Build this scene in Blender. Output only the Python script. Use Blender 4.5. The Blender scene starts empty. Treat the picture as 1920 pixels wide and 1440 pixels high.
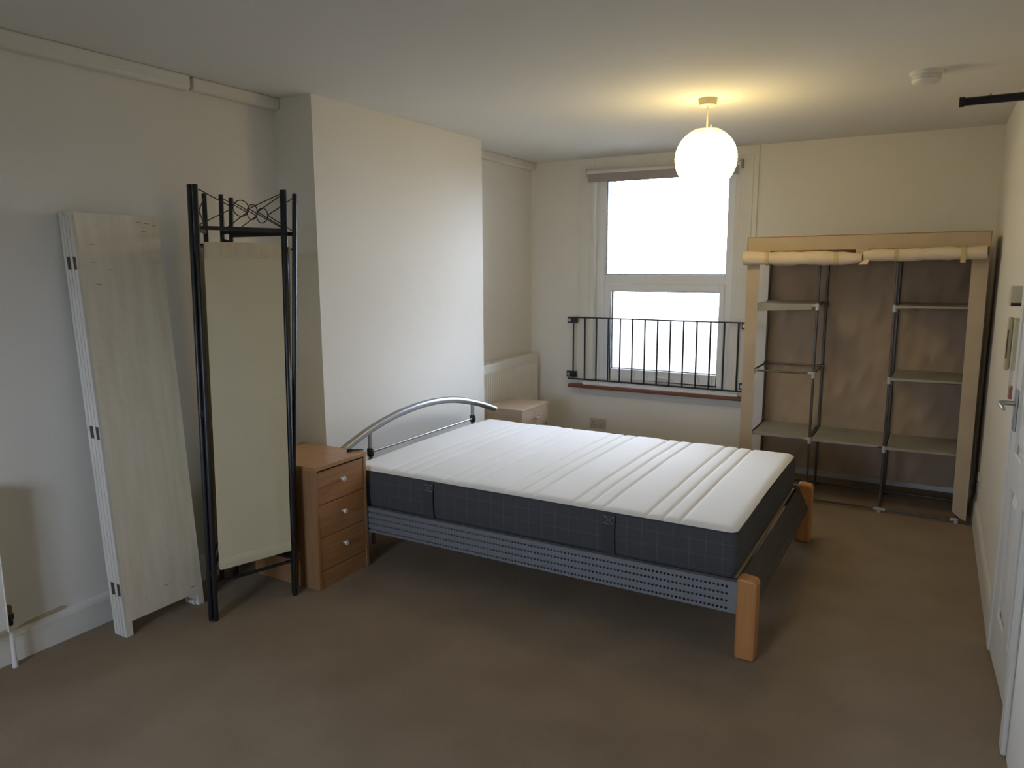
import bpy, bmesh, math, random
from math import sin, cos, pi, sqrt, exp
from mathutils import Vector, Matrix

random.seed(7)
SC = bpy.context.scene
COL = SC.collection

# ------------------------------------------------------------------ camera
cam_d = bpy.data.cameras.new('camera')
cam = bpy.data.objects.new('camera', cam_d)
COL.objects.link(cam)
YAW, PITCH, ROLL = 0.5214, -0.1584, -0.0043
fwd = Vector((-sin(YAW) * cos(PITCH), cos(YAW) * cos(PITCH), sin(PITCH)))
rgt = Vector((cos(YAW), sin(YAW), 0))
up = rgt.cross(fwd)
r2 = cos(ROLL) * rgt + sin(ROLL) * up
u2 = -sin(ROLL) * rgt + cos(ROLL) * up
m = Matrix((r2, u2, -fwd)).transposed().to_4x4()
m.translation = Vector((0, 0, 1.5748))
cam.matrix_world = m
cam_d.sensor_width = 36.0
cam_d.lens = 1376.7 / 1920 * 36.0
cam_d.clip_start = 0.02
SC.camera = cam

# ------------------------------------------------------------------ world, daylight
SKY = 21.4
GROUND = 2.5
world = bpy.data.worlds.new('overcast_sky')
SC.world = world
world.use_nodes = True
nt = world.node_tree
nt.nodes.clear()
wo = nt.nodes.new('ShaderNodeOutputWorld')
bg = nt.nodes.new('ShaderNodeBackground')
tc = nt.nodes.new('ShaderNodeTexCoord')
sp = nt.nodes.new('ShaderNodeSeparateXYZ')
mr = nt.nodes.new('ShaderNodeMapRange')
mr.inputs['From Min'].default_value = -0.08
mr.inputs['From Max'].default_value = 0.08
mx = nt.nodes.new('ShaderNodeMix')
mx.data_type = 'RGBA'
mx.inputs['A'].default_value = (GROUND * 0.95, GROUND * 1.0, GROUND * 1.06, 1)
mx.inputs['B'].default_value = (SKY * 0.85, SKY * 1.0, SKY * 1.30, 1)
nt.links.new(tc.outputs['Generated'], sp.inputs[0])
nt.links.new(sp.outputs['Z'], mr.inputs['Value'])
nt.links.new(mr.outputs[0], mx.inputs['Factor'])
nt.links.new(mx.outputs['Result'], bg.inputs['Color'])
nt.links.new(bg.outputs[0], wo.inputs['Surface'])

# portal: only tells the renderer where the sky comes in; gives off nothing itself
pd = bpy.data.lights.new('window_portal', 'AREA')
pd.shape = 'RECTANGLE'
pd.size, pd.size_y = 1.2, 1.75
pd.cycles.is_portal = True
po = bpy.data.objects.new('window_portal', pd)
COL.objects.link(po)
po.location = (-1.955, 6.02, 1.45)
po.rotation_euler = (-pi / 2, 0, 0)

pd2 = bpy.data.lights.new('rear_window_portal', 'AREA')
pd2.shape = 'RECTANGLE'
pd2.size, pd2.size_y = 1.0, 1.15
pd2.cycles.is_portal = True
po2 = bpy.data.objects.new('rear_window_portal', pd2)
COL.objects.link(po2)
po2.location = (-1.6, -1.86, 1.475)
po2.rotation_euler = (pi / 2, 0, 0)

LAMP_SHADE = 15.0      # glow of the paper shade round the bulb
LAMP_SHADE_TOP = 2.4   # glow of its crown, shaded by the lampholder
LAMP_BULB = 1.6        # watts of the bulb inside it

SC.view_settings.view_transform = 'Standard'
SC.view_settings.look = 'None'
SC.view_settings.exposure = 0.06
SC.view_settings.gamma = 1.0
SC.view_settings.use_curve_mapping = False
SC.cycles.max_bounces = 7
SC.cycles.diffuse_bounces = 5
SC.cycles.use_light_tree = False
SC.cycles.use_adaptive_sampling = True
SC.cycles.adaptive_threshold = 0.02
SC.cycles.transparent_max_bounces = 8
SC.cycles.use_denoising = True
SC.cycles.sample_clamp_indirect = 8.0


# ------------------------------------------------------------------ materials
def _mix(nt, a, b):
    n = nt.nodes.new('ShaderNodeMix')
    n.data_type = 'RGBA'
    n.inputs['A'].default_value = (*a, 1)
    n.inputs['B'].default_value = (*b, 1)
    return n


def mat(name, col, rough=0.6, metal=0.0, col2=None, scale=6.0, stretch=(1, 1, 1), bump=0.0, bscale=200.0,
        detail=4.0, lo=0.35, hi=0.7, translucent=0.0, spec=0.5, bstretch=(1, 1, 1)):
    M = bpy.data.materials.new(name)
    M.use_nodes = True
    nt = M.node_tree
    b = nt.nodes['Principled BSDF']
    b.inputs['Base Color'].default_value = (*col, 1)
    b.inputs['Roughness'].default_value = rough
    b.inputs['Metallic'].default_value = metal
    b.inputs['Specular IOR Level'].default_value = spec
    tc = nt.nodes.new('ShaderNodeTexCoord')
    csock = None
    if col2 is not None:
        mp = nt.nodes.new('ShaderNodeMapping')
        mp.inputs['Scale'].default_value = stretch
        nz = nt.nodes.new('ShaderNodeTexNoise')
        nz.inputs['Scale'].default_value = scale
        nz.inputs['Detail'].default_value = detail
        rp = nt.nodes.new('ShaderNodeMapRange')
        rp.inputs['From Min'].default_value = lo
        rp.inputs['From Max'].default_value = hi
        mi = _mix(nt, col, col2)
        nt.links.new(tc.outputs['Object'], mp.inputs[0])
        nt.links.new(mp.outputs[0], nz.inputs['Vector'])
        nt.links.new(nz.outputs['Fac'], rp.inputs['Value'])
        nt.links.new(rp.outputs[0], mi.inputs['Factor'])
        csock = mi.outputs['Result']
        nt.links.new(csock, b.inputs['Base Color'])
    if bump > 0:
        mp2 = nt.nodes.new('ShaderNodeMapping')
        mp2.inputs['Scale'].default_value = bstretch
        n2 = nt.nodes.new('ShaderNodeTexNoise')
        n2.inputs['Scale'].default_value = bscale
        n2.inputs['Detail'].default_value = 3
        bp = nt.nodes.new('ShaderNodeBump')
        bp.inputs['Strength'].default_value = bump
        bp.inputs['Distance'].default_value = 0.01
        nt.links.new(tc.outputs['Object'], mp2.inputs[0])
        nt.links.new(mp2.outputs[0], n2.inputs['Vector'])
        nt.links.new(n2.outputs['Fac'], bp.inputs['Height'])
        nt.links.new(bp.outputs[0], b.inputs['Normal'])
    if translucent > 0:
        out = nt.nodes['Material Output']
        tr = nt.nodes.new('ShaderNodeBsdfTranslucent')
        tr.inputs['Color'].default_value = (*col, 1)
        if csock:
            nt.links.new(csock, tr.inputs['Color'])
        ms = nt.nodes.new('ShaderNodeMixShader')
        ms.inputs[0].default_value = translucent
        nt.links.new(b.outputs[0], ms.inputs[1])
        nt.links.new(tr.outputs[0], ms.inputs[2])
        nt.links.new(ms.outputs[0], out.inputs['Surface'])
    return M


def emission_mat(name, col, strength):
    M = bpy.data.materials.new(name)
    M.use_nodes = True
    nt = M.node_tree
    nt.nodes.clear()
    o = nt.nodes.new('ShaderNodeOutputMaterial')
    e = nt.nodes.new('ShaderNodeEmission')
    e.inputs['Color'].default_value = (*col, 1)
    e.inputs['Strength'].default_value = strength
    nt.links.new(e.outputs[0], o.inputs['Surface'])
    return M


def glass_mat():
    M = bpy.data.materials.new('window_glass')
    M.use_nodes = True
    nt = M.node_tree
    nt.nodes.clear()
    o = nt.nodes.new('ShaderNodeOutputMaterial')
    t = nt.nodes.new('ShaderNodeBsdfTransparent')
    t.inputs['Color'].default_value = (0.96, 0.97, 0.97, 1)
    g = nt.nodes.new('ShaderNodeBsdfGlossy')
    g.inputs['Roughness'].default_value = 0.02
    f = nt.nodes.new('ShaderNodeFresnel')
    f.inputs['IOR'].default_value = 1.45
    ms = nt.nodes.new('ShaderNodeMixShader')
    nt.links.new(f.outputs[0], ms.inputs[0])
    nt.links.new(t.outputs[0], ms.inputs[1])
    nt.links.new(g.outputs[0], ms.inputs[2])
    nt.links.new(ms.outputs[0], o.inputs['Surface'])
    return M


def check_fabric(name, col, line):
    """woven fabric with a thin windowpane check, in object space"""
    M = mat(name, col, 0.9, bump=0.25, bscale=500)
    nt = M.node_tree
    b = nt.nodes['Principled BSDF']
    tc = nt.nodes.new('ShaderNodeTexCoord')
    sp = nt.nodes.new('ShaderNodeSeparateXYZ')
    nt.links.new(tc.outputs['Object'], sp.inputs[0])
    masks = []
    for ax, per, off in (('X', 0.069, 0.0), ('Y', 0.069, 0.057), ('Z', 0.062, 0.040)):
        a = nt.nodes.new('ShaderNodeMath'); a.operation = 'ADD'; a.inputs[1].default_value = 10 * per + off
        d = nt.nodes.new('ShaderNodeMath'); d.operation = 'DIVIDE'; d.inputs[1].default_value = per
        fr = nt.nodes.new('ShaderNodeMath'); fr.operation = 'FRACT'
        lt = nt.nodes.new('ShaderNodeMath'); lt.operation = 'LESS_THAN'; lt.inputs[1].default_value = 0.03
        nt.links.new(sp.outputs[ax], a.inputs[0])
        nt.links.new(a.outputs[0], d.inputs[0])
        nt.links.new(d.outputs[0], fr.inputs[0])
        nt.links.new(fr.outputs[0], lt.inputs[0])
        masks.append(lt)
    m1 = nt.nodes.new('ShaderNodeMath'); m1.operation = 'MAXIMUM'
    m2 = nt.nodes.new('ShaderNodeMath'); m2.operation = 'MAXIMUM'
    nt.links.new(masks[0].outputs[0], m1.inputs[0])
    nt.links.new(masks[1].outputs[0], m1.inputs[1])
    nt.links.new(m1.outputs[0], m2.inputs[0])
    nt.links.new(masks[2].outputs[0], m2.inputs[1])
    mi = _mix(nt, col, line)
    nt.links.new(m2.outputs[0], mi.inputs['Factor'])
    nt.links.new(mi.outputs['Result'], b.inputs['Base Color'])
    return M


def wood(name, c1, c2, axis='y', rough=0.5, scale=5.0):
    st = {'x': (0.6, 9, 9), 'y': (9, 0.6, 9), 'z': (9, 9, 0.6)}[axis]
    return mat(name, c1, rough, col2=c2, scale=scale, stretch=st, detail=6, lo=0.3, hi=0.72, bump=0.04, bscale=30, bstretch=st)


WALL = mat('wall_paint', (0.785, 0.757, 0.692), 0.85, col2=(0.765, 0.735, 0.662), scale=1.8, bump=0.06, bscale=70)
CEIL = mat('ceiling_paint', (0.77, 0.75, 0.70), 0.9, col2=(0.75, 0.73, 0.675), scale=1.2, bump=0.04, bscale=60)
GLOSS = mat('white_gloss_paint', (0.74, 0.72, 0.66), 0.4, col2=(0.70, 0.675, 0.60), scale=3, bump=0.03, bscale=40)
DOORP = mat('door_paint', (0.72, 0.70, 0.645), 0.4)
CARPET = mat('carpet_pile', (0.385, 0.295, 0.205), 0.98, col2=(0.335, 0.253, 0.172), scale=3.5, detail=8, bump=0.8, bscale=420, spec=0.1)
UPVC = mat('white_upvc', (0.80, 0.81, 0.81), 0.3)
GASKET = mat('black_gasket', (0.03, 0.03, 0.03), 0.6)
GLASS = glass_mat()
SILL = wood('red_brown_sill_wood', (0.23, 0.075, 0.035), (0.15, 0.05, 0.025), 'x', 0.4)
BLACK = mat('black_metal', (0.012, 0.012, 0.013), 0.38, 0.0)
GATEM = mat('dark_gate_metal', (0.02, 0.022, 0.028), 0.4, 0.2)
CHROME = mat('chrome', (0.75, 0.75, 0.75), 0.18, 1.0)
KNOB = mat('pale_satin_knob', (0.82, 0.82, 0.80), 0.3, 0.35)
STEEL = mat('satin_steel', (0.45, 0.45, 0.45), 0.33, 1.0)
TUBE = mat('silver_grey_tube', (0.29, 0.29, 0.29), 0.36, 0.8)
RAILM = mat('blue_grey_bed_metal', (0.24, 0.25, 0.27), 0.45, 0.35)
FOOTM = mat('dark_ribbed_rail', (0.10, 0.098, 0.09), 0.42, 0.5, col2=(0.075, 0.072, 0.064), scale=12, stretch=(1, 0.2, 6))
BEECH = wood('beech_wood', (0.55, 0.255, 0.085), (0.47, 0.205, 0.062), 'z', 0.42)
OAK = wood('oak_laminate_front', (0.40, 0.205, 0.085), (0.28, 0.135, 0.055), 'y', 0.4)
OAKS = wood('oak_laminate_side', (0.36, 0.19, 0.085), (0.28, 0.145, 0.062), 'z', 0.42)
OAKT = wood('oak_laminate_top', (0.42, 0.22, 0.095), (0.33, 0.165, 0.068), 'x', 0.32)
PALE = wood('pale_wood_laminate', (0.50, 0.385, 0.275), (0.42, 0.31, 0.21), 'x', 0.42)
SLATW = wood('pale_slat_wood', (0.62, 0.48, 0.31), (0.55, 0.41, 0.25), 'y', 0.6)
TICK = mat('white_mattress_ticking', (0.80, 0.80, 0.79), 0.85, col2=(0.775, 0.77, 0.75), scale=2.0, bump=0.1, bscale=350)
SIDEF = check_fabric('charcoal_check_fabric', (0.066, 0.066, 0.069), (0.115, 0.115, 0.115))
STRAPF = mat('charcoal_strap', (0.055, 0.055, 0.06), 0.9, bump=0.3, bscale=600)
THREAD = mat('pale_thread', (0.25, 0.24, 0.23), 0.9)
WASH = mat('whitewashed_wood', (0.72, 0.68, 0.60), 0.7, col2=(0.63, 0.59, 0.51), scale=9, stretch=(2, 2, 0.5), bump=0.15, bscale=60)
WEAVE = mat('whitewashed_weave', (0.81, 0.735, 0.585), 0.8, col2=(0.69, 0.61, 0.46), scale=5.5, stretch=(1, 5, 0.6), detail=6, lo=0.35, hi=0.8, bump=0.12, bscale=90,
            bstretch=(0.3, 0.5, 3))
CANVAS = mat('cream_canvas', (0.76, 0.685, 0.48), 0.9, col2=(0.72, 0.645, 0.445), scale=3, bump=0.2, bscale=500, translucent=0.18)
HEM = mat('cream_canvas_hem', (0.70, 0.61, 0.42), 0.9, col2=(0.63, 0.54, 0.36), scale=14, stretch=(3, 3, .6), translucent=0.1)
DARKW = mat('dark_crack', (0.20, 0.15, 0.10), 0.9)
COVER = mat('beige_fabric_cover', (0.58, 0.46, 0.315), 0.92, col2=(0.51, 0.40, 0.265), scale=5, bump=0.35, bscale=22, translucent=0.16)
COVER_SHADED = mat('beige_fabric_shaded', (0.44, 0.325, 0.22), 0.92, col2=(0.38, 0.28, 0.185), scale=4, bump=0.3, bscale=9, translucent=0.1)  # same cover fabric, darkened: the shade inside the wardrobe is put into its colour
PIPING = mat('brown_piping', (0.36, 0.18, 0.07), 0.9)
ROLLF = mat('cream_fabric_roll', (0.70, 0.58, 0.42), 0.92, col2=(0.62, 0.50, 0.35), scale=7, bump=0.4, bscale=25)
TIE = mat('yellow_tie_band', (0.52, 0.41, 0.21), 0.9)
POLE = mat('grey_steel_pole', (0.105, 0.10, 0.095), 0.38, 0.6)
JOINT = mat('pale_plastic_joint', (0.42, 0.42, 0.40), 0.5)
SHELFF = mat('grey_shelf_fabric', (0.33, 0.31, 0.26), 0.85, col2=(0.28, 0.265, 0.22), scale=8)
PLASTW = mat('white_plastic', (0.72, 0.71, 0.67), 0.4)
PLASTC = mat('cream_plastic', (0.60, 0.535, 0.37), 0.45, col2=(0.55, 0.475, 0.29), scale=12)
PLASTY = mat('yellowed_plastic', (0.56, 0.51, 0.30), 0.45, col2=(0.50, 0.43, 0.20), scale=10)
REDP = mat('faded_red_plastic', (0.36, 0.13, 0.09), 0.5)
BROWNP = mat('brown_plastic', (0.14, 0.06, 0.03), 0.5)
SOCKM = mat('socket_plastic', (0.55, 0.50, 0.43), 0.4)
DARK = mat('dark_hole', (0.02, 0.018, 0.016), 0.7)
BLINDF = mat('white_blind_fabric', (0.70, 0.69, 0.68), 0.8)
BLINDB = mat('grey_blind_hem', (0.36, 0.32, 0.31), 0.7)
RADW = mat('radiator_enamel', (0.80, 0.78, 0.72), 0.35)
RUST = mat('rusty_brass', (0.20, 0.13, 0.05), 0.5, 0.4)
RODM = mat('black_rod_metal', (0.010, 0.010, 0.010), 0.35)
SHADE = emission_mat('glowing_paper', (1.0, 0.765, 0.33), LAMP_SHADE)
_n = SHADE.node_tree
_tc = _n.nodes.new('ShaderNodeTexCoord')
_sp = _n.nodes.new('ShaderNodeSeparateXYZ')
_mr = _n.nodes.new('ShaderNodeMapRange')
_mr.interpolation_type = 'SMOOTHSTEP'
_mr.inputs['From Min'].default_value = -0.313 + 0.02      # object space: origin at the ceiling rose
_mr.inputs['From Max'].default_value = -0.313 + 0.13
_mr.inputs['To Min'].default_value = LAMP_SHADE
_mr.inputs['To Max'].default_value = LAMP_SHADE_TOP
_n.links.new(_tc.outputs['Object'], _sp.inputs[0])
_n.links.new(_sp.outputs['Z'], _mr.inputs['Value'])
_n.links.new(_mr.outputs[0], _n.nodes['Emission'].inputs['Strength'])
WIRE = mat('shade_wire', (0.75, 0.62, 0.30), 0.6)
PCORD = mat('pendant_cord', (0.62, 0.52, 0.30), 0.6)


# ------------------------------------------------------------------ mesh helpers
class MB:
    def __init__(s):
        s.bm = bmesh.new()

    def face(s, vs):
        try:
            return s.bm.faces.new(vs)
        except ValueError:
            return None

    def hexa(s, c):
        """8 corners: bottom 4 (ccw), top 4"""
        v = [s.bm.verts.new(p) for p in c]
        for f in ((0, 3, 2, 1), (4, 5, 6, 7), (0, 1, 5, 4), (1, 2, 6, 5), (2, 3, 7, 6), (3, 0, 4, 7)):
            s.face([v[i] for i in f])
        return s

    def box(s, x0, x1, y0, y1, z0, z1):
        return s.hexa([(x0, y0, z0), (x1, y0, z0), (x1, y1, z0), (x0, y1, z0), (x0, y0, z1), (x1, y0, z1), (x1, y1, z1), (x0, y1, z1)])

    def cbox(s, x0, x1, y0, y1, z0, z1, c=0.004):
        """box with chamfered edges"""
        tmp = bmesh.new()
        bmesh.ops.create_cube(tmp, size=1)
        for v in tmp.verts:
            v.co = Vector(((x0 + x1) / 2 + v.co.x * (x1 - x0), (y0 + y1) / 2 + v.co.y * (y1 - y0), (z0 + z1) / 2 + v.co.z * (z1 - z0)))
        bmesh.ops.bevel(tmp, geom=list(tmp.edges), offset=c, segments=2, affect='EDGES', profile=0.5)
        s.add(tmp)
        return s

    def add(s, tmp, M=None):
        vm = {}
        for v in tmp.verts:
            vm[v] = s.bm.verts.new(M @ v.co if M else v.co)
        for f in tmp.faces:
            s.face([vm[v] for v in f.verts])
        tmp.free()

    def tube(s, pts, r, n=10, closed=False, cap=True):
        pts = [Vector(p) for p in pts]
        N = len(pts)
        rs = r if isinstance(r, (list, tuple)) else [r] * N
        rings = []
        ref = None
        for i, p in enumerate(pts):
            if closed:
                t = (pts[(i + 1) % N] - pts[i - 1]).normalized()
            else:
                t = (pts[min(i + 1, N - 1)] - pts[max(i - 1, 0)]).normalized()
            if ref is None:
                a = Vector((0, 0, 1)) if abs(t.z) < 0.9 else Vector((1, 0, 0))
                ref = t.cross(a).normalized()
            ref = (ref - t * ref.dot(t)).normalized()
            b = t.cross(ref)
            rings.append([s.bm.verts.new(p + rs[i] * (cos(2 * pi * k / n) * ref + sin(2 * pi * k / n) * b)) for k in range(n)])
        for i in range(N if closed else N - 1):
            A, B = rings[i], rings[(i + 1) % N]
            for k in range(n):
                s.face([A[k], A[(k + 1) % n], B[(k + 1) % n], B[k]])
        if cap and not closed:
            s.face(rings[0][::-1])
            s.face(rings[-1])
        return s

    def cyl(s, p0, p1, r, n=14):
        return s.tube([p0, p1], r, n)

    def bar(s, p0, p1, w, h, side=None):
        """rectangular bar along p0-p1"""
        p0, p1 = Vector(p0), Vector(p1)
        t = (p1 - p0).normalized()
        a = Vector(side) if side else (Vector((0, 0, 1)) if abs(t.z) < 0.9 else Vector((1, 0, 0)))
        b = t.cross(a).normalized()
        a = b.cross(t).normalized()
        c = []
        for p in (p0, p1):
            c += [p + b * w / 2 * i + a * h / 2 * j for i, j in ((-1, -1), (1, -1), (1, 1), (-1, 1))]
        return s.hexa(c)

    def lathe(s, prof, c, axis='z', n=28):
        """prof: list of (r, h)"""
        c = Vector(c)
        rings = []
        for r, h in prof:
            ring = []
            for k in range(n):
                a = 2 * pi * k / n
                d = {'z': (r * cos(a), r * sin(a), h), 'x': (h, r * cos(a), r * sin(a)), 'y': (r * cos(a), h, r * sin(a))}[axis]
                ring.append(s.bm.verts.new(c + Vector(d)))
            rings.append(ring)
        for A, B in zip(rings, rings[1:]):
            for k in range(n):
                s.face([A[k], A[(k + 1) % n], B[(k + 1) % n], B[k]])
        if prof[0][0] > 1e-6:
            s.face(rings[0][::-1])
        if prof[-1][0] > 1e-6:
            s.face(rings[-1])
        return s

    def prism(s, poly, f0, f1):
        """poly of 2-D points; f0, f1 map a 2-D point to 3-D"""
        A = [s.bm.verts.new(f0(*p)) for p in poly]
        B = [s.bm.verts.new(f1(*p)) for p in poly]
        n = len(poly)
        s.face(A[::-1])
        s.face(B)
        for i in range(n):
            s.face([A[i], A[(i + 1) % n], B[(i + 1) % n], B[i]])
        return s

    def grid(s, fn, nu, nv):
        V = [[s.bm.verts.new(fn(i / nu, j / nv)) for j in range(nv + 1)] for i in range(nu + 1)]
        for i in range(nu):
            for j in range(nv):
                s.face([V[i][j], V[i + 1][j], V[i + 1][j + 1], V[i][j + 1]])
        return s

    def slab(s, fn, nu, nv, thick):
        """grid with thickness; fn(u, v) -> point, thick: offset vector"""
        t = Vector(thick)
        A = [[s.bm.verts.new(Vector(fn(i / nu, j / nv))) for j in range(nv + 1)] for i in range(nu + 1)]
        B = [[s.bm.verts.new(Vector(fn(i / nu, j / nv)) + t) for j in range(nv + 1)] for i in range(nu + 1)]
        for i in range(nu):
            for j in range(nv):
                s.face([A[i][j], A[i + 1][j], A[i + 1][j + 1], A[i][j + 1]])
                s.face([B[i][j + 1], B[i + 1][j + 1], B[i + 1][j], B[i][j]])
        for i in range(nu):
            s.face([A[i + 1][0], A[i][0], B[i][0], B[i + 1][0]])
            s.face([A[i][nv], A[i + 1][nv], B[i + 1][nv], B[i][nv]])
        for j in range(nv):
            s.face([A[0][j], A[0][j + 1], B[0][j + 1], B[0][j]])
            s.face([A[nu][j + 1], A[nu][j], B[nu][j], B[nu][j + 1]])
        return s

    def build(s, name, material, parent=None, local=False, smooth=False, bevel=0.0):
        bmesh.ops.remove_doubles(s.bm, verts=s.bm.verts, dist=1e-6)
        bmesh.ops.recalc_face_normals(s.bm, faces=s.bm.faces)
        if parent is not None and not local:
            off = ORIGIN.get(parent.name, Vector((0, 0, 0)))
            for v in s.bm.verts:
                v.co -= off
        me = bpy.data.meshes.new(name)
        s.bm.to_mesh(me)
        s.bm.free()
        me.materials.append(material)
        o = bpy.data.objects.new(name, me)
        COL.objects.link(o)
        if parent is not None:
            o.parent = parent
            ORIGIN[o.name] = ORIGIN.get(parent.name, Vector((0, 0, 0)))
        else:
            ORIGIN[o.name] = Vector((0, 0, 0))
        if smooth:
            for p in me.polygons:
                p.use_smooth = True
            try:
                me.set_sharp_from_angle(angle=math.radians(40))
            except Exception:
                pass
        if bevel > 0:
            md = o.modifiers.new('bevel', 'BEVEL')
            md.width = bevel
            md.segments = 2
            md.limit_method = 'ANGLE'
            md.angle_limit = math.radians(50)
        return o


ORIGIN = {}


def tag(o, label=None, cat=None, group=None, kind=None):
    if label:
        o['label'] = label
    if cat:
        o['category'] = cat
    if group:
        o['group'] = group
    if kind:
        o['kind'] = kind
    return o


def thing(name, label, cat, loc, group=None, kind=None, rot=None):
    o = bpy.data.objects.new(name, None)
    o.empty_display_size = 0.05
    COL.objects.link(o)
    o.location = loc
    if rot:
        o.rotation_euler = rot
    ORIGIN[o.name] = Vector(loc)
    return tag(o, label, cat, group, kind)


def sub(name, parent):
    """an empty part that holds sub-parts"""
    o = bpy.data.objects.new(name, None)
    o.empty_display_size = 0.03
    COL.objects.link(o)
    o.parent = parent
    ORIGIN[o.name] = ORIGIN[parent.name]
    return o


def struct(o, label=None):
    return tag(o, label, None, None, 'structure')


# ------------------------------------------------------------------ the room
XL, XC, YC0, YC1, YB, XR, H = -3.148, -2.877, 2.935, 4.59, 5.836, 0.3085, 2.463
YN = -1.7                                  # wall behind the camera
WX0, WX1, WZ0, WZ1 = -2.545, -1.375, 0.575, 2.345   # window opening
DY0, DY1, DZ = 2.735, 3.425, 2.00          # door opening

struct(MB().box(XL - .2, XR + .2, YN - .2, YB + .2, -.15, 0).build('floor', CARPET), 'beige brown fitted carpet over the whole floor')
struct(MB().box(XL - .2, XR + .2, YN - .2, YB + .2, H, H + .15).build('ceiling', CEIL), 'off-white painted ceiling')
struct(MB().box(XL - .2, XL, YN - .2, YB + .2, 0, H).build('wall_left', WALL), 'off-white wall behind the folding screens')
struct(MB().box(XL, XC, YC0, YC1, 0, H).build('wall_chimney_breast', WALL), 'projecting chimney breast behind the bed head')
b = MB()
b.box(XL - .2, WX0, YB, YB + .2, 0, H).box(WX1, XR + .2, YB, YB + .2, 0, H)
b.box(WX0, WX1, YB, YB + .2, 0, WZ0).box(WX0, WX1, YB, YB + .2, WZ1, H)
struct(b.build('wall_back', WALL), 'off-white wall around the window')
b = MB()
b.box(XR, XR + .2, YN - .2, DY0, 0, H).box(XR, XR + .2, DY1, YB + .2, 0, H).box(XR, XR + .2, DY0, DY1, DZ, H)
b.box(XR + .12, XR + .2, DY0, DY1, 0, DZ)
struct(b.build('wall_right', WALL), 'off-white wall with the door')
RX0, RX1, RZ0, RZ1 = -2.10, -1.10, .90, 2.05     # window behind the viewer that lights the near side of the bed
b = MB().box(XL - .2, RX0, YN - .2, YN, 0, H).box(RX1, XR + .2, YN - .2, YN, 0, H)
b.box(RX0, RX1, YN - .2, YN, 0, RZ0).box(RX0, RX1, YN - .2, YN, RZ1, H)
struct(b.build('wall_near', WALL), 'off-white wall behind the viewer')


def board(y0, y1, x, h, t, sgn):
    """skirting along y with a rounded top; sgn +1 projects to +x"""
    prof = [(0, 0), (t, 0), (t, h * .80), (t * .75, h * .9), (t * .35, h * .97), (0, h)]
    return MB().prism(prof, lambda a, c: (x + sgn * a, y0, c), lambda a, c: (x + sgn * a, y1, c))


def boardx(x0, x1, y, h, t):
    prof = [(0, 0), (t, 0), (t, h * .80), (t * .75, h * .9), (t * .35, h * .97), (0, h)]
    return MB().prism(prof, lambda a, c: (x0, y - a, c), lambda a, c: (x1, y - a, c))


struct(board(YN, YC0, XL, .135, .02, 1).build('baseboard_left', GLOSS), 'white skirting board along the screens wall')
struct(board(YC1, YB, XL, .135, .02, 1).build('baseboard_alcove', GLOSS), 'white skirting board under the radiator alcove')
struct(board(YC0, YC1, XC, .135, .02, 1).build('baseboard_chimney', GLOSS), 'white skirting board behind the bed')
struct(boardx(XL + .02, XR - .014, YB, .135, .02).build('baseboard_back', GLOSS), 'white skirting board below the window')
struct(board(3.495, YB, XR, .157, .013, -1).build('baseboard_right', GLOSS), 'white skirting board beside the door')


def coving(name, y0, y1, w, h, label):
    prof = [(0, 0), (w * .8, 0), (w, h * .25), (w, h), (0, h)]
    o = MB().prism(prof, lambda a, c: (XL + a, y0, H - h + c), lambda a, c: (XL + a, y1, H - h + c)).build(name, GLOSS, bevel=.008)
    return struct(o, label)


coving('trim_1', YN, 2.385, .055, .068, 'white pipe boxing under the ceiling above the screens')
coving('trim_2', 2.405, YC0, .047, .060, 'short white pipe boxing end beside the chimney breast')
coving('trim_3', YC1, YB, .05, .062, 'white pipe boxing above the radiator alcove')
# crack of loose plaster along the left skirting top
struct(MB().prism([(1.40, .128), (1.46, .142), (1.60, .150), (1.62, .141), (1.50, .131)],
                  lambda a, c: (XL, a, c), lambda a, c: (XL + .008, a, c)).build('trim_4', mat('bare_filler', (0.52, 0.44, 0.28), .9)), 'strip of bare filler along the skirting top')

# ---- window
win = thing('window_1', 'white framed window with an upper fixed pane and a lower casement', None, (-1.96, YB, WZ0), kind='structure')
FY0, FY1 = YB + .055, YB + .12
b = MB()
for x0, x1, z0, z1 in ((WX0, -2.46, WZ0, WZ1), (-1.445, WX1, WZ0, WZ1), (-2.46, -1.445, 2.28, WZ1), (-2.46, -1.445, WZ0, .615), (-2.46, -1.445, 1.425, 1.505)):
    b.box(x0, x1, FY0, FY1, z0, z1)
b.build('frame', UPVC, win, bevel=.006)
b = MB()
for x0, x1, z0, z1 in ((-2.462, -2.400, .613, 1.427), (-1.482, -1.443, .613, 1.427), (-2.400, -1.482, 1.368, 1.427), (-2.400, -1.482, .613, .705)):
    b.box(x0, x1, FY0 - .018, FY1 - .01, z0, z1)
cas = b.build('casement_frame', UPVC, win, bevel=.006)
for nm, (x0, x1, z0, z1) in (('upper', (-2.46, -1.445, 1.505, 2.28)), ('lower', (-2.400, -1.482, .705, 1.368))):
    g = MB()
    e = .006
    for a0, a1, c0, c1 in ((x0, x0 + e, z0, z1), (x1 - e, x1, z0, z1), (x0 + e, x1 - e, z0, z0 + e), (x0 + e, x1 - e, z1 - e, z1)):
        g.box(a0, a1, FY0 + .012, FY0 + .03, c0, c1)
    g.build('gasket', GASKET, win)
    MB().box(x0 + .002, x1 - .002, FY0 + .022, FY0 + .028, z0 + .002, z1 - .002).build('pane', GLASS, win)
h = MB().cbox(-1.985, -1.915, FY0 - .030, FY0 - .018, .645, .668, .004)
h.bar((-1.965, FY0 - .035, .657), (-1.955, FY0 - .05, .655), .016, .016)
hd = h.build('handle_base', PLASTW, win)
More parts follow.
